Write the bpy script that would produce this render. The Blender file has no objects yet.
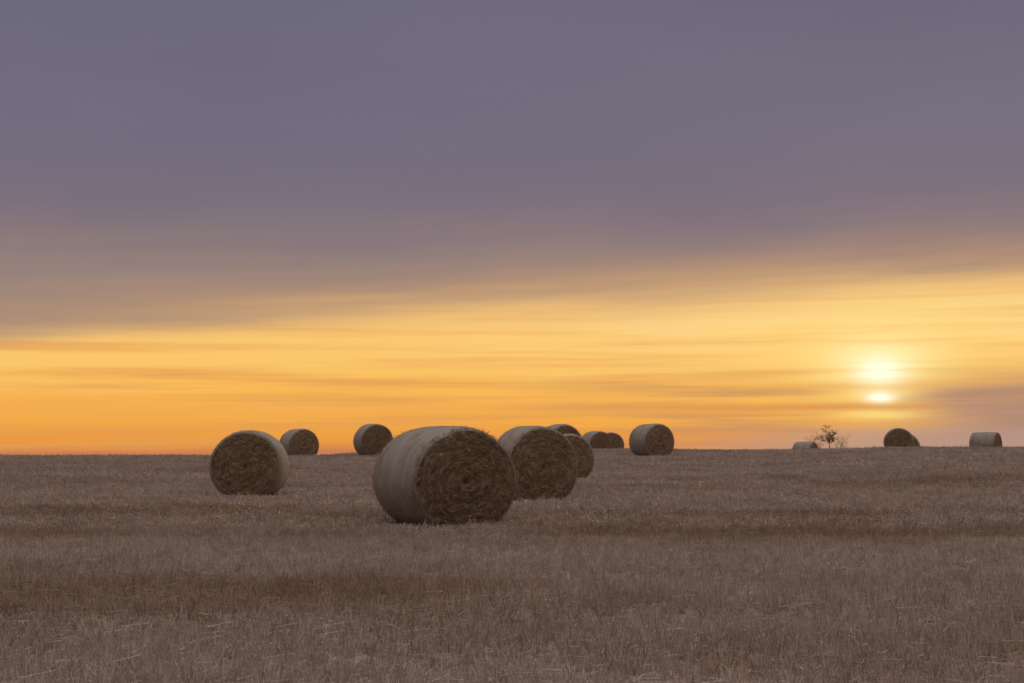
import bpy, bmesh, math, random
import numpy as np
from mathutils import Vector, Matrix, noise as mnoise

R = math.radians
scene = bpy.context.scene
C = scene.collection


def lin(r, g, b, k=1.0):
    """sRGB 0..255 -> linear rgba"""
    f = lambda c: (c / 12.92 if c <= 0.04045 else ((c + 0.055) / 1.055) ** 2.4)
    return (f(r / 255) * k, f(g / 255) * k, f(b / 255) * k, 1.0)


# ------------------------------------------------------------------ node helper
class NT:
    def __init__(self, tree):
        self.t = tree

    def new(self, kind, **kw):
        n = self.t.nodes.new(kind)
        for k, v in kw.items():
            setattr(n, k, v)
        return n

    def put(self, sock, v):
        if isinstance(v, bpy.types.NodeSocket):
            self.t.links.new(v, sock)
        else:
            sock.default_value = v

    def m(self, op, a, b=None, c=None, clamp=False):
        n = self.new('ShaderNodeMath', operation=op, use_clamp=clamp)
        self.put(n.inputs[0], a)
        if b is not None:
            self.put(n.inputs[1], b)
        if c is not None:
            self.put(n.inputs[2], c)
        return n.outputs[0]

    def add(self, a, b): return self.m('ADD', a, b)
    def sub(self, a, b): return self.m('SUBTRACT', a, b)
    def mul(self, a, b): return self.m('MULTIPLY', a, b)

    def smooth(self, v, lo, hi, a=0.0, b=1.0):
        n = self.new('ShaderNodeMapRange', interpolation_type='SMOOTHSTEP')
        self.put(n.inputs[0], v)
        self.put(n.inputs[1], lo); self.put(n.inputs[2], hi)
        self.put(n.inputs[3], a); self.put(n.inputs[4], b)
        return n.outputs[0]

    def gauss(self, v, c, w):
        d = self.m('DIVIDE', self.sub(v, c), w)
        return self.m('EXPONENT', self.mul(self.mul(d, d), -1.0))

    def vec(self, x, y, z):
        n = self.new('ShaderNodeCombineXYZ')
        self.put(n.inputs[0], x); self.put(n.inputs[1], y); self.put(n.inputs[2], z)
        return n.outputs[0]

    def noise(self, vec, scale=1.0, detail=3.0, rough=0.5, dist=0.0):
        n = self.new('ShaderNodeTexNoise')
        self.put(n.inputs['Vector'], vec)
        n.inputs['Scale'].default_value = scale
        n.inputs['Detail'].default_value = detail
        n.inputs['Roughness'].default_value = rough
        n.inputs['Distortion'].default_value = dist
        return n.outputs[0]

    def mix(self, f, a, b, mode='MIX'):
        n = self.new('ShaderNodeMix', data_type='RGBA', blend_type=mode)
        self.put(n.inputs[0], f); self.put(n.inputs[6], a); self.put(n.inputs[7], b)
        return n.outputs[2]

    def ramp(self, f, stops):
        n = self.new('ShaderNodeValToRGB')
        cr = n.color_ramp
        while len(cr.elements) < len(stops):
            cr.elements.new(0.5)
        for e, (p, c) in zip(cr.elements, stops):
            e.position = p; e.color = c
        self.put(n.inputs[0], f)
        return n.outputs[0]

    def bump(self, h, strength, dist):
        n = self.new('ShaderNodeBump')
        n.inputs['Strength'].default_value = strength
        n.inputs['Distance'].default_value = dist
        self.put(n.inputs['Height'], h)
        return n.outputs[0]


def material(name):
    m = bpy.data.materials.new(name)
    m.use_nodes = True
    nt = NT(m.node_tree)
    b = m.node_tree.nodes['Principled BSDF']
    b.inputs['Roughness'].default_value = 0.9
    b.inputs['Specular IOR Level'].default_value = 0.12
    return m, nt, b


# ------------------------------------------------------------------ world
SUN_AZ, SUN_EL = 14.5, 1.95      # degrees right of +Y, above the horizon


def build_world():
    w = bpy.data.worlds.new("World")
    scene.world = w
    w.use_nodes = True
    t = w.node_tree
    t.nodes.clear()
    n = NT(t)
    tc = n.new('ShaderNodeTexCoord')
    sep = n.new('ShaderNodeSeparateXYZ')
    t.links.new(tc.outputs['Generated'], sep.inputs[0])
    X, Y, Z = sep.outputs
    az = n.mul(n.m('ARCTAN2', X, Y), 180 / math.pi)
    el = n.mul(n.m('ARCSINE', Z), 180 / math.pi)
    ax = n.m('MINIMUM', n.m('MAXIMUM', az, -50.0), 50.0)

    # cloud streaks stretched along the horizon, tilting up slightly to the right
    elt = n.sub(el, n.mul(ax, 0.035))
    s_big = n.noise(n.vec(n.mul(az, 0.05), n.mul(elt, 0.55), 0.0), 1.0, 4.0, 0.5)
    s_mid = n.noise(n.vec(n.mul(az, 0.075), n.mul(elt, 1.5), 7.3), 1.0, 4.0, 0.55)
    s_fine = n.noise(n.vec(n.mul(az, 0.060), n.mul(n.sub(el, n.mul(ax, 0.006)), 2.1), 3.1), 1.0, 4.0, 0.55)
    s_soft = n.noise(n.vec(n.mul(az, 0.10), n.mul(elt, 0.30), 21.0), 1.0, 3.0, 0.5)
    ew = n.add(el, n.add(n.mul(n.sub(s_big, 0.5), 1.5), n.mul(n.sub(s_mid, 0.5), 0.9)))

    # clear gap under the cloud deck
    P = lambda e: (e + 0.6) / 11.0
    f = n.m('DIVIDE', n.add(n.add(el, n.mul(n.sub(s_mid, 0.5), 0.9)), 0.6), 11.0, clamp=True)
    gap = n.ramp(f, [
        (P(-0.5), lin(206, 130, 84)),
        (P(-0.15), lin(238, 154, 66)),
        (P(0.5), lin(246, 173, 74)),
        (P(1.1), lin(246, 174, 82)),
        (P(1.9), lin(252, 188, 88)),
        (P(2.9), lin(254, 200, 108)),
        (P(4.2), lin(253, 202, 116)),
        (P(5.8), lin(252, 205, 126)),
        (P(9.0), lin(246, 196, 124)),
    ])
    # thin dusky streaks inside the gap
    band = n.smooth(s_fine, 0.44, 0.70)
    low = n.smooth(el, 5.5, 0.8, 0.50, 0.85)
    gap = n.mix(n.mul(band, low), gap, lin(230, 160, 84))
    light = n.smooth(s_mid, 0.52, 0.70)
    gap = n.mix(n.mul(n.mul(light, n.smooth(el, 1.0, 2.4)), 0.35), gap, lin(255, 215, 136))
    # paler yellow sheet above the sun
    pale = n.mul(n.gauss(az, 16.0, 13.0), n.gauss(el, 4.7, 1.9))
    gap = n.mix(n.mul(pale, n.add(0.45, n.mul(n.sub(s_fine, 0.5), -1.2))), gap, lin(255, 229, 160))
    # mauve murk low on the right
    azw = n.add(az, n.mul(n.sub(s_mid, 0.5), 5.0))
    elw = n.add(el, n.mul(n.sub(s_fine, 0.5), 2.6))
    murk = n.mul(n.smooth(azw, 13.4, 18.8), n.smooth(elw, 3.3, 1.3))
    gap = n.mix(n.mul(murk, 0.95), gap, lin(176, 139, 122))
    murk2 = n.mul(n.smooth(azw, 3.0, 15.0), n.smooth(n.add(el, n.mul(n.sub(s_fine, 0.5), 1.2)), 1.0, -0.1))
    gap = n.mix(n.mul(murk2, 0.9), gap, lin(186, 150, 134))

    # sun behind the streaks
    g_wide = n.mul(n.mul(n.gauss(az, SUN_AZ, 4.6), n.gauss(el, 2.7, 2.2)), n.sub(1.0, n.mul(murk, 0.8)))
    g_mid = n.mul(n.gauss(az, SUN_AZ, 2.3), n.gauss(el, 2.95, 1.15))
    g_core = n.mul(n.gauss(az, SUN_AZ, 0.88), n.gauss(el, 2.55, 0.52))
    eb = n.add(el, n.mul(n.sub(n.noise(n.vec(n.mul(az, 0.22), 4.0, 2.0), 1.0, 2.0), 0.5), 0.35))
    b1 = n.mul(n.gauss(eb, 1.97, 0.20), 0.58)
    b2 = n.mul(n.gauss(eb, 1.16, 0.17), 0.97)
    b3 = n.mul(n.smooth(eb, 1.05, 0.05), 0.95)
    b4 = n.mul(n.m('MAXIMUM', n.gauss(eb, 2.62, 0.06), n.mul(n.smooth(s_fine, 0.42, 0.62), 0.8)), 0.50)
    veil = n.m('MAXIMUM', n.m('MAXIMUM', b1, b2), n.m('MAXIMUM', b3, b4))
    open_ = n.sub(1.0, veil)
    gap = n.mix(n.mul(g_wide, n.add(0.30, n.mul(open_, 0.30))), gap, lin(255, 207, 98))
    bands_az = n.smooth(n.m('ABSOLUTE', n.sub(az, SUN_AZ)), 20.0, 4.0)
    gap = n.mix(n.mul(n.mul(n.mul(n.m('MAXIMUM', b1, b2), bands_az), n.sub(1.0, murk)), 0.72), gap, lin(214, 148, 84))
    gap = n.mix(n.mul(g_mid, n.add(0.12, n.mul(open_, 0.80))), gap, lin(255, 240, 172, 1.03))
    column = n.mul(n.gauss(az, SUN_AZ, 0.95), n.gauss(el, 2.1, 1.0))
    gap = n.mix(n.mul(column, n.add(0.10, n.mul(open_, 0.45))), gap, lin(255, 238, 165))
    gap = n.mix(n.mul(g_core, n.add(0.18, n.mul(open_, 1.0))), gap, (1.2, 1.1, 0.85, 1.0))
    spot = n.mul(n.gauss(az, SUN_AZ, 0.50), n.gauss(eb, 1.55, 0.19))
    gap = n.mix(n.m('MINIMUM', n.mul(spot, 0.95), 1.0), gap, (1.3, 1.2, 0.98, 1.0))
    faint = n.mul(n.gauss(az, SUN_AZ - 0.1, 1.6), n.gauss(eb, 0.88, 0.17))
    gap = n.mix(n.mul(faint, 0.75), gap, lin(255, 226, 130))

    # dusky mauve bars either side of the sun and low on the right
    bar = n.noise(n.vec(n.mul(az, 0.085), n.mul(el, 2.1), 55.0), 1.0, 3.0, 0.5)
    side = n.m('MAXIMUM', n.smooth(az, 15.2, 17.5), n.mul(n.smooth(az, 13.6, 11.0), n.smooth(az, -2.0, 9.0)))
    bars = n.mul(n.mul(n.smooth(bar, 0.42, 0.72), side), n.mul(n.smooth(el, 3.0, 1.9), n.smooth(el, -0.2, 0.5)))
    gap = n.mix(n.mul(bars, 0.58), gap, lin(172, 128, 104))

    # the clear band dies away round the horizon, opposite the sunrise
    away = n.smooth(n.m('ABSOLUTE', n.sub(az, SUN_AZ)), 35.0, 110.0)
    gap = n.mix(away, gap, lin(116, 106, 110))

    # lower, lit part of the deck: dusky brown on the left
    edge = n.add(5.55, n.add(n.mul(n.m('MINIMUM', ax, 0.0), 0.088), n.mul(n.m('MAXIMUM', ax, 0.0), 0.045)))
    u = n.sub(ew, edge)
    brown = n.ramp(n.m('DIVIDE', n.add(u, 1.0), 6.0, clamp=True), [
        (0.0, lin(226, 172, 110)),
        (0.20, lin(184, 147, 118)),
        (0.55, lin(152, 132, 124)),
        (1.0, lin(140, 122, 124)),
    ])
    brown = n.mix(away, brown, lin(112, 103, 110))
    s1 = n.smooth(u, n.smooth(ax, -18.0, 5.0, -0.9, -1.9), 0.95)
    col = n.mix(s1, gap, brown)
    # upper deck: slate mauve
    es = n.add(el, n.add(n.mul(n.sub(s_soft, 0.5), 3.2), n.mul(n.sub(s_mid, 0.5), 1.0)))
    deck = n.ramp(n.m('DIVIDE', el, 90.0, clamp=True), [
        (0.09, lin(124, 112, 125)),
        (0.13, lin(115, 110, 129)),
        (0.19, lin(110, 106, 126)),
        (0.34, lin(122, 114, 120)),
        (0.50, (0.48, 0.445, 0.44, 1)),
        (0.72, (1.36, 1.26, 1.24, 1)),
        (1.0, (1.78, 1.67, 1.64, 1)),
    ])
    mott = n.noise(n.vec(n.mul(az, 0.05), n.mul(elt, 0.22), 40.0), 1.0, 4.0, 0.5)
    deck = n.mix(1.0, deck, n.ramp(mott, [(0.3, (0.96, 0.955, 0.955, 1)), (0.7, (1.05, 1.045, 1.035, 1))]), 'MULTIPLY')
    deck = n.mix(n.mul(away, n.smooth(el, 42.0, 24.0)), deck, lin(118, 104, 98))
    s2 = n.smooth(es, 5.7, 10.0)
    col = n.mix(s2, col, deck)

    cloud_bg = n.new('ShaderNodeBackground')
    t.links.new(col, cloud_bg.inputs['Color'])
    cloud_bg.inputs['Strength'].default_value = 1.0
    sky = n.new('ShaderNodeTexSky', sky_type='NISHITA')
    sky.sun_disc = False
    sky.sun_elevation = R(SUN_EL)
    sky.sun_rotation = R(SUN_AZ)
    sky.dust_density = 3.0
    sky_bg = n.new('ShaderNodeBackground')
    t.links.new(sky.outputs[0], sky_bg.inputs['Color'])
    sky_bg.inputs['Strength'].default_value = 0.05
    mx = n.new('ShaderNodeMixShader')
    mx.inputs[0].default_value = 0.97      # the clouds cover nearly all of the clear sky
    t.links.new(sky_bg.outputs[0], mx.inputs[1])
    t.links.new(cloud_bg.outputs[0], mx.inputs[2])
    out = n.new('ShaderNodeOutputWorld')
    t.links.new(mx.outputs[0], out.inputs['Surface'])


build_world()

sun = bpy.data.lights.new('sun', 'SUN')
sun.energy = 0.8
sun.angle = R(12)
sun.color = (1.0, 0.72, 0.42)
so = bpy.data.objects.new('sun', sun)
C.objects.link(so)
sd = Vector((math.sin(R(SUN_AZ)) * math.cos(R(SUN_EL + 1)), math.cos(R(SUN_AZ)) * math.cos(R(SUN_EL + 1)), math.sin(R(SUN_EL + 1))))
so.rotation_euler = sd.to_track_quat('Z', 'Y').to_euler()
so.location = (0, 0, 40)

# ------------------------------------------------------------------ camera
cam = bpy.data.cameras.new('camera')
cam.lens = 50; cam.sensor_width = 36
cam.clip_start = 0.1; cam.clip_end = 12000
co = bpy.data.objects.new('camera', cam)
C.objects.link(co)
co.location = (0, 0, 1.35)
co.rotation_euler = (R(90 + 3.84), 0, 0)
scene.camera = co

# ------------------------------------------------------------------ terrain
_Y = np.arange(-200.0, 4000.0, 1.0)


def _profile(pts):
    ys, zs = zip(*pts)
    z = np.interp(_Y, ys, zs)
    k = np.exp(-0.5 * (np.arange(-12, 13) / 4.0) ** 2); k /= k.sum()
    return np.convolve(np.pad(z, 12, mode='edge'), k, mode='valid')


FAR = [(170, -2.9), (300, -7.5), (600, -14), (1500, -28), (4000, -66)]
P_MID = _profile([(-200, 0), (0, 0), (32, 0.02), (45, -0.06), (56, 0.18), (66, 0.47), (76, 0.65), (84, 0.57), (95, 0.2), (105, -0.25)] + FAR)
P_LEFT = _profile([(-200, 0), (0, 0), (34, 0.0), (45, 0.16), (54, 0.45), (60, 0.53), (66, 0.41), (72, 0.2), (85, -0.35), (105, -1.0)] + FAR)
P_RIGHT = _profile([(-200, 0), (0, 0), (32, 0.02), (45, 0.36), (56, 0.72), (64, 0.86), (71, 0.70), (78, 0.47), (85, 0.22), (100, -0.06), (109, -0.38)] + FAR)


def _sm(x, a, b):
    t = np.clip((x - a) / (b - a), 0, 1)
    return t * t * (3 - 2 * t)


def terrain(x, y):
    x = np.asarray(x, float); y = np.asarray(y, float)
    m = np.interp(y, _Y, P_MID); l = np.interp(y, _Y, P_LEFT); r = np.interp(y, _Y, P_RIGHT)
    wl = 1 - _sm(x, -12.0, -5.5)
    wr = _sm(x, 6.0, 19.0)
    z = m * (1 - wl - wr) + l * wl + r * wr
    near = _sm(y, -30, 5) * (1 - _sm(y, 40, 70))
    z = z + near * (0.03 * np.sin(x * 0.31 + y * 0.13) * np.sin(y * 0.27 + 1.0) + 0.02 * np.sin(x * 0.11 + 0.6 * y))
    return z


def tz(x, y):
    return float(terrain(x, y))


# furrow / swath lines that cross the field (distance along Y at a given x)
def furrow(x, k):
    if k == 0:
        return 10.35 + 0.22 * np.sin(x * 0.5 + 0.4) + 0.10 * np.sin(x * 1.7) + 0.02 * x
    if k == 1:
        return 13.3 + 0.3 * np.sin(x * 0.33 + 2.0) + 0.10 * np.sin(x * 1.3)
    if k == 2:
        return 18.6 + 0.5 * np.sin(x * 0.22 + 1.0) + 0.15 * np.sin(x * 0.9)
    return 27.5 + 0.6 * np.sin(x * 0.16 + 4.0)


def tone_nodes(n, pos):
    """0 = pale grey standing stubble, 1 = brown lodged straw: swaths across the field"""
    sp = n.new('ShaderNodeSeparateXYZ')
    n.put(sp.inputs[0], pos)
    x, y, z = sp.outputs
    warp = n.noise(n.vec(n.mul(x, 0.16), n.mul(y, 0.22), 0.0), 1.0, 3.0)
    yy = n.add(y, n.mul(n.sub(warp, 0.5), n.add(2.0, n.mul(y, 0.10))))
    a = n.mul(n.smooth(yy, 10.1, 10.5), n.smooth(yy, 13.4, 12.4))
    b = n.mul(n.smooth(yy, 18.2, 19.2), n.smooth(yy, 28.0, 25.0))
    c = n.mul(n.smooth(yy, 34.0, 36.0), n.smooth(yy, 44.0, 40.0))
    st = n.noise(n.vec(n.mul(x, 0.05), n.mul(y, 0.30), 9.0), 1.0, 4.0, 0.55)
    far = n.noise(n.vec(n.mul(x, 0.025), n.mul(y, 0.42), 19.0), 1.0, 3.0, 0.6)
    patch = n.noise(n.vec(n.mul(x, 0.55), n.mul(y, 0.45), 5.0), 1.0, 4.0, 0.6)
    brk = n.smooth(n.noise(n.vec(n.mul(x, 0.13), n.mul(y, 0.10), 31.0), 1.0, 4.0, 0.6), 0.36, 0.62)
    t = n.add(n.mul(n.mul(n.add(a, n.add(b, n.mul(c, 0.7))), 0.62), brk), n.smooth(st, 0.40, 0.66, 0.0, 0.5))
    t = n.add(t, n.mul(n.sub(patch, 0.5), 1.7))
    t = n.add(t, n.mul(n.mul(n.sub(far, 0.5), 1.6), n.smooth(y, 25.0, 45.0)))
    return n.m('MAXIMUM', n.m('MINIMUM', t, 1.0), 0.0)


GREY = (0.555, 0.458, 0.400, 1)
BROWN = (0.420, 0.308, 0.220, 1)

# ground sheet -----------------------------------------------------
m_ground, n, bs = material('straw_littered_soil')
geo = n.new('ShaderNodeNewGeometry')
tn = tone_nodes(n, geo.outputs['Position'])
gc = n.mix(tn, tuple(c * 0.78 for c in GREY[:3]) + (1,), tuple(c * 0.72 for c in BROWN[:3]) + (1,))
lit = n.noise(geo.outputs['Position'], 22.0, 5.0, 0.7)
gc = n.mix(n.smooth(lit, 0.40, 0.60), n.mix(1.0, gc, (0.55, 0.50, 0.47, 1), 'MULTIPLY'), gc)
clod = n.noise(geo.outputs['Position'], 3.0, 4.0, 0.6)
gc = n.mix(n.smooth(clod, 0.35, 0.7, 0.0, 0.5), gc, n.mix(1.0, gc, (0.72, 0.68, 0.64, 1), 'MULTIPLY'))
sp = n.new('ShaderNodeSeparateXYZ'); n.put(sp.inputs[0], geo.outputs['Position'])
gx, gy, _z = sp.outputs
sn = lambda k, ph, amp: n.mul(n.m('SINE', n.add(n.mul(gx, k), ph)), amp)
f0 = n.add(n.add(sn(0.5, 0.4, 0.22), sn(1.7, 0.0, 0.10)), n.add(10.35, n.mul(gx, 0.02)))
f1 = n.add(n.add(sn(0.33, 2.0, 0.3), sn(1.3, 0.0, 0.10)), 13.3)
f2 = n.add(n.add(sn(0.22, 1.0, 0.5), sn(0.9, 0.0, 0.15)), 18.6)
fur = n.m('MAXIMUM', n.gauss(gy, f0, 0.40), n.m('MAXIMUM', n.mul(n.gauss(gy, f1, 0.26), 0.6), n.mul(n.gauss(gy, f2, 0.4), 0.6)))
fur = n.mul(fur, n.smooth(n.noise(n.vec(n.mul(gx, 0.45), 0.0, 13.1), 1.0, 3.0), 0.30, 0.50, 0.25, 1.0))
gc = n.mix(fur, gc, (0.125, 0.090, 0.068, 1))      # bare soil along the wheel furrows
n.put(bs.inputs['Base Color'], gc)
n.put(bs.inputs['Normal'], n.bump(lit, 0.8, 0.03))


def mesh_obj(name, verts, faces, mat, parent=None, smooth=False):
    me = bpy.data.meshes.new(name)
    me.from_pydata([tuple(v) for v in verts], [], faces)
    me.update()
    if smooth:
        me.shade_smooth()
    if mat:
        me.materials.append(mat)
    o = bpy.data.objects.new(name, me)
    C.objects.link(o)
    if parent:
        o.parent = parent
    return o


def build_ground():
    radii = [0.0]
    r = 0.6
    while r < 3600:
        radii.append(r)
        r += max(0.6, min(1.2, r * 0.04)) if r < 130 else r * 0.08
    NA = 180
    ang = [i * 2 * math.pi / NA for i in range(NA)]
    # finer spacing over the sector in front
    xs, ys = [], []
    for rr in radii[1:]:
        for a in ang:
            xs.append(rr * math.sin(a)); ys.append(rr * math.cos(a))
    zs = terrain(np.array(xs), np.array(ys))
    V = [(0, 0, tz(0, 0))] + list(zip(xs, ys, zs))
    F = []
    for i in range(NA):
        F.append((0, 1 + (i + 1) % NA, 1 + i))
    for k in range(len(radii) - 2):
        b0 = 1 + k * NA; b1 = b0 + NA
        for i in range(NA):
            j = (i + 1) % NA
            F.append((b0 + i, b0 + j, b1 + j, b1 + i))
    o = mesh_obj('ground', V, F, m_ground, smooth=True)
    bm = bmesh.new(); bm.from_mesh(o.data)
    bmesh.ops.recalc_face_normals(bm, faces=bm.faces)
    if sum(f.normal.z for f in bm.faces) < 0:
        bmesh.ops.reverse_faces(bm, faces=bm.faces)
    bm.to_mesh(o.data); bm.free()
    o.data.shade_smooth()
    o['kind'] = 'structure'
    o['label'] = 'gently rolling straw littered field soil under the bales'
    o['category'] = 'ground'


build_ground()

# ------------------------------------------------------------------ stubble (stuff)
m_stub, n, bs = material('dry_stubble_straw')
geo = n.new('ShaderNodeNewGeometry')
oi = n.new('ShaderNodeObjectInfo')
tn = tone_nodes(n, geo.outputs['Position'])
sc_ = n.mix(tn, GREY, BROWN)
v1 = n.smooth(geo.outputs['Random Per Island'], 0.0, 1.0, 0.76, 1.14)
v2 = n.smooth(oi.outputs['Random'], 0.0, 1.0, 0.85, 1.12)
vv = n.mul(v1, v2)
sc_ = n.mix(1.0, sc_, n.vec(vv, vv, vv), 'MULTIPLY')
n.put(bs.inputs['Base Color'], sc_)


def prism(V, F, p0, p1, w0, w1):
    """thin three-sided straw from p0 to p1"""
    d = (p1 - p0)
    if d.length < 1e-6:
        return
    d.normalize()
    a = d.cross(Vector((0.31, 0.77, 0.55))).normalized()
    b = d.cross(a)
    i = len(V)
    for p, w in ((p0, w0), (p1, w1)):
        for k in range(3):
            t = k * 2.0944
            V.append(p + (a * math.cos(t) + b * math.sin(t)) * w)
    F.extend([(i, i + 1, i + 4, i + 3), (i + 1, i + 2, i + 5, i + 4), (i + 2, i, i + 3, i + 5), (i + 3, i + 4, i + 5)])


def tuft(name, seed, rad, nplants, hgt, w, lying):
    rnd = random.Random(seed)
    V, F = [], []
    for _ in range(nplants):
        a = rnd.uniform(0, 6.283); q = rad * math.sqrt(rnd.random())
        px, py = q * math.cos(a), q * math.sin(a)
        lean = Vector((rnd.gauss(0, 0.25), rnd.gauss(0, 0.25), 0))
        ph = rnd.uniform(0.7, 1.25)
        for _ in range(rnd.randint(4, 8)):
            x, y = px + rnd.gauss(0, 0.018), py + rnd.gauss(0, 0.018)
            h = hgt * ph * rnd.uniform(0.65, 1.15)
            if rnd.random() < 0.05:
                h *= 1.5
            t = lean + Vector((rnd.gauss(0, 0.22), rnd.gauss(0, 0.22), 0))
            p0 = Vector((x, y, -0.03))
            p1 = p0 + Vector((t.x * h, t.y * h, h + 0.03))
            ww = w * rnd.uniform(0.7, 1.3)
            if rnd.random() < 0.30:      # snapped stalk
                pm = p0.lerp(p1, rnd.uniform(0.5, 0.8))
                q2 = pm + Vector((rnd.gauss(0, 0.5), rnd.gauss(0, 0.5), rnd.uniform(-0.5, 0.3))).normalized() * h * rnd.uniform(0.25, 0.5)
                q2.z = max(q2.z, 0.01)
                prism(V, F, p0, pm, ww, ww * 0.9); prism(V, F, pm, q2, ww * 0.9, ww * 0.6)
            else:
                prism(V, F, p0, p1, ww, ww * 0.7)
    for _ in range(lying):
        a = rnd.uniform(0, 6.283); q = rad * math.sqrt(rnd.random())
        p = Vector((q * math.cos(a), q * math.sin(a), rnd.uniform(0.005, 0.07)))
        b = rnd.uniform(0, 6.283); L = rnd.uniform(0.08, 0.25)
        e = p + Vector((math.cos(b) * L, math.sin(b) * L, rnd.uniform(-0.03, 0.04)))
        e.z = max(e.z, 0.005)
        prism(V, F, p, e, w * 0.8, w * 0.8)
    me = bpy.data.meshes.new(name)
    me.from_pydata([tuple(v) for v in V], [], F)
    me.materials.append(m_stub)
    o = bpy.data.objects.new(name, me)
    return o


BALES = [
    # azimuth deg, distance, turn of the near end (deg, + = to the right), variant, scale, label
    (-2.74, 21.7, 25, 0, (1.06, 1.06, 0.985), 'largest straw bale nearest the camera with pale net wrap on its left side'),
    (-10.40, 33.4, -9, 1, (1.0, 1.0, 1.0), 'round straw bale standing alone at left with its brown end facing forward'),
    (0.82, 30.4, 17, 1, (0.98, 1.0, 1.06), 'round straw bale just right of the largest one with dark end half turned away'),
    (2.22, 45.6, 10, 2, (0.92, 1.0, 0.96), 'straw bale mostly hidden behind the second largest bale with its right edge showing'),
    (1.93, 56.5, 16, 0, (0.98, 1.0, 1.10), 'straw bale of which only a brown top shows above the two bales before it'),
    (-8.50, 72.0, 20, 2, (1.0, 1.0, 1.0), 'small straw bale sunk behind the ridge next to the lone left bale'),
    (-5.56, 67.5, 15, 1, (0.98, 1.0, 1.0), 'small straw bale on the ridge against orange sky left of the largest bale'),
    (5.59, 66.5, 30, 2, (1.0, 1.0, 1.0), 'small straw bale standing whole on the ridge with pale wrap on its left half'),
    (3.37, 94.0, 27, 0, (1.0, 1.0, 1.0), 'left bale of the touching pair sunk behind the ridge at centre'),
    (3.98, 98.0, 3, 1, (1.04, 1.0, 1.07), 'right, lower bale of the touching pair sunk behind the ridge at centre'),
    (11.62, 113.5, 64, 2, (1.0, 1.0, 0.97), 'tiny straw bale nearly sunk behind the ridge beside the bare tree'),
    (15.18, 84.0, 1, 1, (1.0, 1.0, 1.0), 'round straw bale end on right below the sun on the ridge'),
    (15.46, 97.0, -2, 0, (1.0, 1.0, 1.0), 'straw bale peeking out behind the bale below the sun'),
    (18.38, 92.5, 70, 2, (1.0, 1.0, 0.98), 'rightmost straw bale lying side on behind the ridge'),
]


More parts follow.
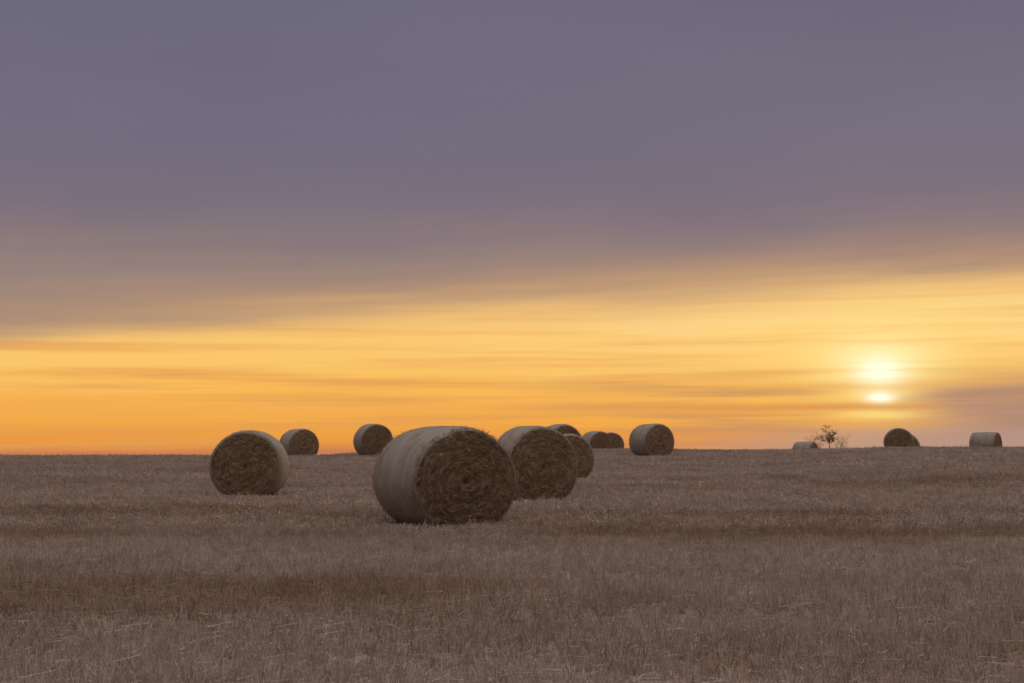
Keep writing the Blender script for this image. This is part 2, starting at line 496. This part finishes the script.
def build_stubble():
    colls = []
    for tag_, cfg in (('near', (0.18, 6, 0.096, 0.0024, 2)), ('far', (0.48, 18, 0.090, 0.0048, 16))):
        col = bpy.data.collections.new('straw_tufts_' + tag_)
        for s in range(5):
            col.objects.link(tuft('straw_tuft', 11 + s + (50 if tag_ == 'far' else 0), *cfg))
        colls.append(col)
    # scatter sheet following the ground, with density and height stored per vertex
    V, F, idx = [], [], {}
    st = 0.25
    def vid(i, j):
        if (i, j) not in idx:
            idx[(i, j)] = len(V)
            V.append((i, j))
        return idx[(i, j)]
    def cells(y0, y1, st):
        ny0, ny1 = round(y0 / st), round(y1 / st)
        for j in range(ny0, ny1):
            half = (j * st) * 0.385 + 5.5
            k = int(half / st) + 1
            for i in range(-k, k):
                yield (i, j)
    objs = []
    specs = [('near', 3.0, 20.0, 0.25, colls[0]), ('far', 20.0, 112.0, 0.5, colls[1])]
    verts, faces, dens, hgt, isfar = [], [], [], [], []
    for tag_, y0, y1, st, _c in specs:
        loc = {}
        for (i, j) in cells(y0, y1, st):
            q = []
            for (a, b) in ((i, j), (i + 1, j), (i + 1, j + 1), (i, j + 1)):
                if (a, b) not in loc:
                    loc[(a, b)] = len(verts)
                    verts.append((a * st, b * st, 0.0))
                    isfar.append(1.0 if tag_ == 'far' else 0.0)
                q.append(loc[(a, b)])
            faces.append(tuple(q))
    A = np.array(verts)
    A[:, 2] = terrain(A[:, 0], A[:, 1])
    x, y = A[:, 0], A[:, 1]
    fr = np.array(isfar)
    d = np.where(fr > 0.5, 9.0 * (20.0 / np.maximum(y, 20)) ** 0.75, 46.0 * np.minimum(1.0, (11.0 / np.maximum(y, 4)) ** 0.3))
    h = np.ones_like(x)
    pn = np.array([mnoise.noise(Vector((a * 0.7, b * 0.7, 3.3))) for a, b in zip(x, y)])
    pn2 = np.array([mnoise.noise(Vector((a * 0.12, b * 0.35, 8.1))) for a, b in zip(x, y)])
    pn3 = np.array([mnoise.noise(Vector((a * 0.45, 0.0, 13.1))) for a in x])
    h *= 1.0 + 0.28 * pn + 0.22 * pn2
    d *= np.clip(1.0 + 0.5 * pn, 0.4, 1.5)
    for k, (amp, wd) in enumerate(((1.0, 0.42), (0.65, 0.32), (0.65, 0.42), (0.5, 0.6))):
        f = furrow(x, k)
        strength = amp * np.clip(0.75 + 1.1 * pn3 + 0.5 * pn, 0.0, 1.0)
        g = np.exp(-((y - f) / wd) ** 2) * strength
        d *= 1 - 0.93 * g
        h *= 1 - 0.45 * g
        g2 = np.exp(-((y - f - wd * 2.0) / (wd * 1.1)) ** 2) * strength
        h *= 1 + 0.25 * g2
    for (az_, dist, turn, *_r) in BALES:      # straw pressed flat under and around each bale
        bx, by = dist * math.sin(R(az_)), dist * math.cos(R(az_))
        rr = np.hypot(x - bx, y - by)
        k = _sm(rr, 0.9, 1.55)
        d *= 0.25 + 0.75 * k
        h *= 0.45 + 0.55 * k
    h = np.clip(h, 0.3, 1.6)
    me = bpy.data.meshes.new('stubble')
    me.from_pydata([tuple(v) for v in A], [], faces)
    for nm, arr in (('dens_near', d * (1 - fr)), ('dens_far', d * fr), ('hgt', h)):
        at = me.attributes.new(nm, 'FLOAT', 'POINT')
        at.data.foreach_set('value', arr.astype(np.float32))
    me.materials.append(m_stub)
    o = bpy.data.objects.new('stubble', me)
    C.objects.link(o)
    o['kind'] = 'stuff'
    o['label'] = 'dry cut cereal stubble covering the whole field'
    o['category'] = 'stubble'
    # geometry nodes scatter
    ng = bpy.data.node_groups.new('stubble_scatter', 'GeometryNodeTree')
    ng.interface.new_socket('Geometry', in_out='INPUT', socket_type='NodeSocketGeometry')
    ng.interface.new_socket('Geometry', in_out='OUTPUT', socket_type='NodeSocketGeometry')
    N, L = ng.nodes, ng.links
    gi = N.new('NodeGroupInput'); go = N.new('NodeGroupOutput')
    join = N.new('GeometryNodeJoinGeometry')
    for which, col in zip(('near', 'far'), colls):
        dp = N.new('GeometryNodeDistributePointsOnFaces')
        na = N.new('GeometryNodeInputNamedAttribute'); na.data_type = 'FLOAT'
        na.inputs['Name'].default_value = 'dens_' + which
        L.new(gi.outputs[0], dp.inputs['Mesh'])
        L.new(na.outputs[0], dp.inputs['Density'])
        dp.inputs['Seed'].default_value = 4
        ci = N.new('GeometryNodeCollectionInfo')
        ci.inputs['Collection'].default_value = col
        ci.inputs['Separate Children'].default_value = True
        ci.inputs['Reset Children'].default_value = True
        ip = N.new('GeometryNodeInstanceOnPoints')
        L.new(dp.outputs['Points'], ip.inputs['Points'])
        L.new(ci.outputs[0], ip.inputs['Instance'])
        ip.inputs['Pick Instance'].default_value = True
        rv = N.new('FunctionNodeRandomValue'); rv.data_type = 'FLOAT_VECTOR'
        rv.inputs[0].default_value = (-0.06, -0.06, 0); rv.inputs[1].default_value = (0.06, 0.06, 6.283)
        L.new(rv.outputs[0], ip.inputs['Rotation'])
        rs = N.new('FunctionNodeRandomValue'); rs.data_type = 'FLOAT'
        rs.inputs[2].default_value = 0.8; rs.inputs[3].default_value = 1.2
        rs.inputs['Seed'].default_value = 9
        hh = N.new('GeometryNodeInputNamedAttribute'); hh.data_type = 'FLOAT'
        hh.inputs['Name'].default_value = 'hgt'
        mu = N.new('ShaderNodeMath'); mu.operation = 'MULTIPLY'
        L.new(rs.outputs[1], mu.inputs[0]); L.new(hh.outputs[0], mu.inputs[1])
        cx = N.new('ShaderNodeCombineXYZ')
        cx.inputs[0].default_value = 1.0; cx.inputs[1].default_value = 1.0
        L.new(mu.outputs[0], cx.inputs[2])
        L.new(cx.outputs[0], ip.inputs['Scale'])
        L.new(ip.outputs[0], join.inputs[0])
    L.new(join.outputs[0], go.inputs[0])
    md = o.modifiers.new('scatter', 'NODES')
    md.node_group = ng


build_stubble()

# ------------------------------------------------------------------ bales
m_wrap, n, bs = material('weathered_net_wrap')
tc = n.new('ShaderNodeTexCoord')
sp = n.new('ShaderNodeSeparateXYZ'); n.put(sp.inputs[0], tc.outputs['Object'])
ox, oy, oz = sp.outputs
ang = n.m('ARCTAN2', ox, n.sub(oz, 0.72))
ring = n.noise(n.vec(n.mul(n.m('SINE', ang), 0.8), n.mul(oy, 26.0), n.mul(n.m('COSINE', ang), 0.8)), 1.0, 4.0, 0.6)
ring2 = n.noise(n.vec(n.mul(n.m('SINE', ang), 1.5), n.mul(oy, 5.0), n.mul(n.m('COSINE', ang), 1.5)), 1.0, 4.0, 0.6)
strawn = n.noise(n.vec(n.mul(n.m('SINE', ang), 9.0), n.mul(oy, 70.0), n.mul(n.m('COSINE', ang), 9.0)), 1.0, 3.0, 0.7)
wc = n.mix(n.smooth(ring2, 0.30, 0.75), (0.350, 0.310, 0.274, 1), (0.245, 0.205, 0.166, 1))
wc = n.mix(n.smooth(ring, 0.42, 0.75, 0.0, 0.40), wc, (0.21, 0.162, 0.118, 1))
wc = n.mix(n.smooth(strawn, 0.52, 0.72, 0.0, 0.45), wc, (0.46, 0.40, 0.33, 1))
blot = n.noise(tc.outputs['Object'], 3.2, 5.0, 0.65)
wc = n.mix(n.smooth(blot, 0.46, 0.66, 0.0, 0.7), wc, (0.225, 0.172, 0.125, 1))
n.put(bs.inputs['Base Color'], wc)
hgt_ = n.add(n.mul(ring, 0.6), n.mul(strawn, 0.4))
n.put(bs.inputs['Normal'], n.bump(hgt_, 0.7, 0.02))
bs.inputs['Roughness'].default_value = 0.8

m_face, n, bs = material('packed_straw')
geo = n.new('ShaderNodeNewGeometry')
tc = n.new('ShaderNodeTexCoord')
cl = n.noise(tc.outputs['Object'], 5.0, 4.0, 0.6)
fn = n.noise(tc.outputs['Object'], 34.0, 4.0, 0.65)
sp = n.new('ShaderNodeSeparateXYZ'); n.put(sp.inputs[0], tc.outputs['Object'])
fx, fy, fz = sp.outputs
fz = n.sub(fz, 0.72)
rad = n.m('SQRT', n.add(n.mul(fx, fx), n.mul(fz, fz)))
lay = n.noise(n.vec(n.mul(n.m('ARCTAN2', fx, fz), 0.9), n.mul(rad, 26.0), 0.0), 1.0, 4.0, 0.65)
fc = n.mix(n.smooth(cl, 0.36, 0.66), (0.370, 0.258, 0.168, 1), (0.490, 0.360, 0.245, 1))
fc = n.mix(n.smooth(lay, 0.44, 0.68, 0.0, 0.48), fc, (0.20, 0.135, 0.090, 1))
fc = n.mix(n.smooth(fn, 0.55, 0.75, 0.0, 0.6), fc, (0.47, 0.36, 0.25, 1))
ri = n.smooth(geo.outputs['Random Per Island'], 0.0, 1.0, 0.70, 1.28)
fc = n.mix(1.0, fc, n.vec(ri, ri, ri), 'MULTIPLY')
n.put(bs.inputs['Base Color'], fc)
n.put(bs.inputs['Normal'], n.bump(n.add(lay, fn), 0.9, 0.03))


def bale_shape(th, t, q, seed, RM, LEN):
    """point on the bale: th = angle round the axis, t = -1..1 along it, q = 0..1 radial fraction at the ends"""
    r = RM * (1 - 0.022 * t * t - 0.042 * abs(t) ** 7)
    lf = mnoise.noise(Vector((math.sin(th) * 1.3, math.cos(th) * 1.3, t * 0.8 + seed * 3.7)))
    r *= 1 + 0.034 * lf
    x = r * q * math.sin(th)
    z = r * q * math.cos(th)
    # sagged under its own weight
    x *= 1.0 + 0.035 * (1 - _smf(z / RM, -0.6, 0.9))
    flat = -0.86 * RM
    k = 0.16 * RM
    if z < flat + k:
        # smooth clamp towards the flattened underside
        s = (flat + k - z) / (2 * k)
        s = max(0.0, min(1.0, s))
        z = z + 0.0 if s <= 0 else max(z, flat) * s + z * (1 - s) if z > flat else flat + (z - flat) * 0.06
    return x, t * LEN / 2, z + 0.86 * RM - 0.02


def _smf(x, a, b):
    t = max(0.0, min(1.0, (x - a) / (b - a)))
    return t * t * (3 - 2 * t)


def make_bale(seed, nsticks, RM=0.83, LEN=1.45):
    rnd = random.Random(seed)
    root = bpy.data.objects.new('straw_bale', None)
    C.objects.link(root)
    # net wrapped round surface
    NA, NT_ = 112, 26
    V, F = [], []
    ts = [-1 + 2 * k / NT_ for k in range(NT_ + 1)]
    for t in ts:
        for i in range(NA):
            th = i * 2 * math.pi / NA
            x, y, z = bale_shape(th, t, 1.0, seed, RM, LEN)
            w = 0.010 * mnoise.noise(Vector((math.sin(th) * 5, t * 9, math.cos(th) * 5 + seed)))
            s = 1 + w / RM
            V.append((x * s, y, (z - 0.72) * s + 0.72))
    # the net is turned over each shoulder for a hand's width
    def ring(t, q, dy, base):
        ids = []
        for i in range(NA):
            th = i * 2 * math.pi / NA
            qq = q - 0.015 * abs(mnoise.noise(Vector((math.sin(th) * 6, math.cos(th) * 6, seed + t * 3)))) 
            x, y, z = bale_shape(th, t, qq, seed, RM, LEN)
            ids.append(len(V)); V.append((x, y + dy, z))
        return ids
    for k in range(NT_):
        for i in range(NA):
            j = (i + 1) % NA
            F.append((k * NA + i, k * NA + j, (k + 1) * NA + j, (k + 1) * NA + i))
    for t, b in ((-1, 0), (1, NT_ * NA)):
        a = list(range(b, b + NA))
        for q, dy in ((0.985, 0.018 * t), (0.955, 0.026 * t)):
            c = ring(t, q, dy, b)
            for i in range(NA):
                j = (i + 1) % NA
                F.append((a[i], a[j], c[j], c[i]) if t > 0 else (a[j], a[i], c[i], c[j]))
            a = c
    wrap = mesh_obj('net_wrap', V, F, m_wrap, root, smooth=True)
    # rolled straw ends
    for sgn in (-1, 1):
        V, F = [], []
        NR, NB = 44, 144
        def disp(r, th):
            sp = math.sin((r * 9.0 + th / 6.2832) * 6.2832)
            n1 = mnoise.noise(Vector((r * 9 * math.sin(th) , r * 9 * math.cos(th), seed + sgn)))
            n2 = mnoise.noise(Vector((r * 34, th * 3.0 * max(r, 0.15), seed * 2 + sgn)))
            n3 = mnoise.noise(Vector((r * 30 * math.sin(th), r * 30 * math.cos(th), seed + sgn + 5)))
            core = -0.09 * math.exp(-(r / 0.07) ** 2)
            return 0.030 * (1 - r * r) + 0.003 * sp + 0.030 * n1 + 0.010 * n2 + 0.026 * n3 + core
        V.append((0, 0, 0))
        x, y, z = bale_shape(0, sgn, 0.0, seed, RM, LEN)
        V[0] = (x, y + sgn * (disp(0, 0) + 0.006), z)
        for k in range(1, NR + 1):
            r = 0.975 * k / NR
            for i in range(NB):
                th = i * 2 * math.pi / NB
                x, y, z = bale_shape(th, sgn, r, seed, RM, LEN)
                fade = 1 - _smf(r, 0.93, 0.975) * 0.9
                V.append((x, y + sgn * (disp(r, th) * fade + 0.012), z))
        for i in range(NB):
            j = (i + 1) % NB
            F.append((0, 1 + i, 1 + j) if sgn < 0 else (0, 1 + j, 1 + i))
        for k in range(NR - 1):
            a = 1 + k * NB; b = a + NB
            for i in range(NB):
                j = (i + 1) % NB
                F.append((a + i, b + i, b + j, a + j) if sgn < 0 else (a + i, a + j, b + j, b + i))
        # loose straws lying along the roll and poking out
        for _ in range(nsticks):
            r = 0.96 * math.sqrt(rnd.random()); th = rnd.uniform(0, 6.2832)
            x, y, z = bale_shape(th, sgn, r, seed, RM, LEN)
            if z < 0.03:
                continue
            c = Vector((x, y + sgn * (disp(r, th) + 0.012 + rnd.uniform(-0.004, 0.014)), z))
            tang = Vector((math.cos(th), 0, -math.sin(th)))
            ro = Vector((math.sin(th), 0, math.cos(th)))
            a = rnd.gauss(0, 0.55)
            d = tang * math.cos(a) + ro * math.sin(a) + Vector((0, sgn * rnd.gauss(0.02, 0.16), 0))
            if rnd.random() < 0.12:
                d = Vector((rnd.gauss(0, 0.6), sgn * rnd.uniform(0.4, 1.0), rnd.gauss(-0.2, 0.6)))
                L = rnd.uniform(0.04, 0.10)
            else:
                L = rnd.uniform(0.06, 0.20)
            d.normalize()
            w = rnd.uniform(0.0015, 0.0033)
            prism(V, F, c - d * L * 0.5, c + d * L * 0.5, w, w * 0.8)
        # frayed rim: straw ends sticking out past the net all round the edge
        for _ in range(nsticks // 5):
            th = rnd.uniform(0, 6.2832)
            x, y, z = bale_shape(th, sgn * rnd.uniform(0.93, 1.0), rnd.uniform(0.94, 1.0), seed, RM, LEN)
            if z < 0.02:
                continue
            ro = Vector((math.sin(th), 0, math.cos(th)))
            d = (ro * rnd.uniform(0.1, 0.9) + Vector((rnd.gauss(0, 0.5), sgn * rnd.uniform(0.2, 1.0), rnd.gauss(0, 0.5)))).normalized()
            c = Vector((x, y + sgn * 0.006, z))
            L = rnd.uniform(0.02, 0.07)
            prism(V, F, c - d * 0.03, c + d * L, 0.0026, 0.0016)
        mesh_obj('straw_end', V, F, m_face, root)
    return root


def dup(src, parent=None):
    c = src.copy()
    C.objects.link(c)
    if parent:
        c.parent = parent
    for ch in src.children:
        dup(ch, c)
    return c


protos = [make_bale(1, 6000), make_bale(2, 4200), make_bale(3, 2600)]
used = set()
for i, (az_, dist, turn, var, scl, label) in enumerate(BALES):
    p = protos[var]
    if var in used:
        o = dup(p)
    else:
        o = p; used.add(var)
    x, y = dist * math.sin(R(az_)), dist * math.cos(R(az_))
    o.location = (x, y, tz(x, y) - 0.01)
    o.rotation_euler = (0, 0, R(turn - az_))
    o.scale = scl
    o['label'] = label
    o['category'] = 'straw bale'
    o['group'] = 'round straw bales scattered over the stubble field'

# ------------------------------------------------------------------ bare trees beyond the ridge
m_bark, n, bs = material('dark_bare_bark')
tc = n.new('ShaderNodeTexCoord')
bk = n.noise(tc.outputs['Object'], 7.0, 4.0, 0.6)
n.put(bs.inputs['Base Color'], n.mix(bk, (0.20, 0.14, 0.10, 1), (0.32, 0.235, 0.175, 1)))


def tube(V, F, pts, rads, sides=5):
    prev = None
    for k, (p, r) in enumerate(zip(pts, rads)):
        d = (pts[min(k + 1, len(pts) - 1)] - pts[max(k - 1, 0)]).normalized()
        a = d.cross(Vector((0.2, 0.9, 0.3))).normalized(); b = d.cross(a)
        ids = []
        for s in range(sides):
            t = s * 2 * math.pi / sides
            ids.append(len(V)); V.append(p + (a * math.cos(t) + b * math.sin(t)) * r)
        if prev:
            for s in range(sides):
                F.append((prev[s], prev[(s + 1) % sides], ids[(s + 1) % sides], ids[s]))
        prev = ids
    F.append(tuple(prev))


def bare_tree(name, seed, x, y, h, spread, trunk_frac, label, depth=4, r0=0.10):
    rnd = random.Random(seed)
    root = bpy.data.objects.new(name, None); C.objects.link(root)
    root.location = (x, y, tz(x, y))
    TV, TF, CV, CF = [], [], [], []
    top = h * trunk_frac
    ch = h - top                       # crown height
    pts = [Vector((0, 0, -0.1))]
    for k in range(1, 9):
        pts.append(Vector((rnd.gauss(0, 0.012) * k, rnd.gauss(0, 0.012) * k, (top + ch * 0.35) * k / 8)))
    tube(TV, TF, pts, [r0 * (1.25 - 0.125 * k) for k in range(9)], 8)
    cz = top + ch * 0.45

    def limb(p, d, L, r, lev):
        q = [p]
        dd = d.copy()
        for k in range(4):
            dd = (dd + Vector((rnd.gauss(0, 0.15), rnd.gauss(0, 0.15), rnd.gauss(0.04, 0.10)))).normalized()
            q.append(q[-1] + dd * L / 4)
        tube(CV, CF, q, [r, r * 0.88, r * 0.75, r * 0.62, r * 0.5], 4 if lev > 1 else 5)
        if lev >= depth:
            return
        for _ in range(rnd.randint(4, 6)):
            k = rnd.randint(1, 4)
            nd = (dd * 0.75 + Vector((rnd.gauss(0, 0.65), rnd.gauss(0, 0.65), rnd.gauss(0.10, 0.40)))).normalized()
            limb(q[k], nd, L * rnd.uniform(0.50, 0.72), max(r * 0.55, 0.0075), lev + 1)

    for b in range(9):
        k = 4 + b % 5
        k = max(k, int(8 * top / (top + ch * 0.35)) - 1)
        a = b * 2.4 + rnd.uniform(-0.4, 0.4)
        up = (b / 8.0) * 1.6 + 0.15
        d = Vector((math.cos(a) * spread, math.sin(a) * spread, up)).normalized()
        limb(pts[min(k, 8)], d, ch * rnd.uniform(0.44, 0.62), r0 * 0.45, 1)
    mesh_obj('trunk', TV, TF, m_bark, root, smooth=True)
    mesh_obj('crown', CV, CF, m_bark, root)
    root['label'] = label
    root['category'] = name.split('_')[-1]
    return root


def at(px, d):
    a = math.atan((px - 512) / 1422)
    return d * math.sin(a), d * math.cos(a)


bare_tree('bare_tree', 8, *at(829, 168), 5.35, 1.3, 0.73, 'bare leafless tree beyond the ridge between the tiny bale and the sun', 4, 0.085)
bare_tree('bare_shrub', 3, *at(813, 172), 4.9, 0.8, 0.45, 'bare shrub showing just above the tiny bale, left of the tree', 3, 0.05)
bare_tree('bare_shrub', 12, *at(839, 170), 4.5, 1.0, 0.50, 'low spreading bare shrub right of the bare tree', 3, 0.05)

# ------------------------------------------------------------------ render settings
vs = scene.view_settings
scene.display_settings.display_device = 'sRGB'
vs.view_transform = 'Standard'
vs.look = 'None'
vs.exposure = 0.0
vs.gamma = 1.0
vs.use_curve_mapping = False
scene.render.engine = 'CYCLES'
scene.cycles.use_denoising = True
scene.cycles.filter_width = 1.6
scene.cycles.max_bounces = 6
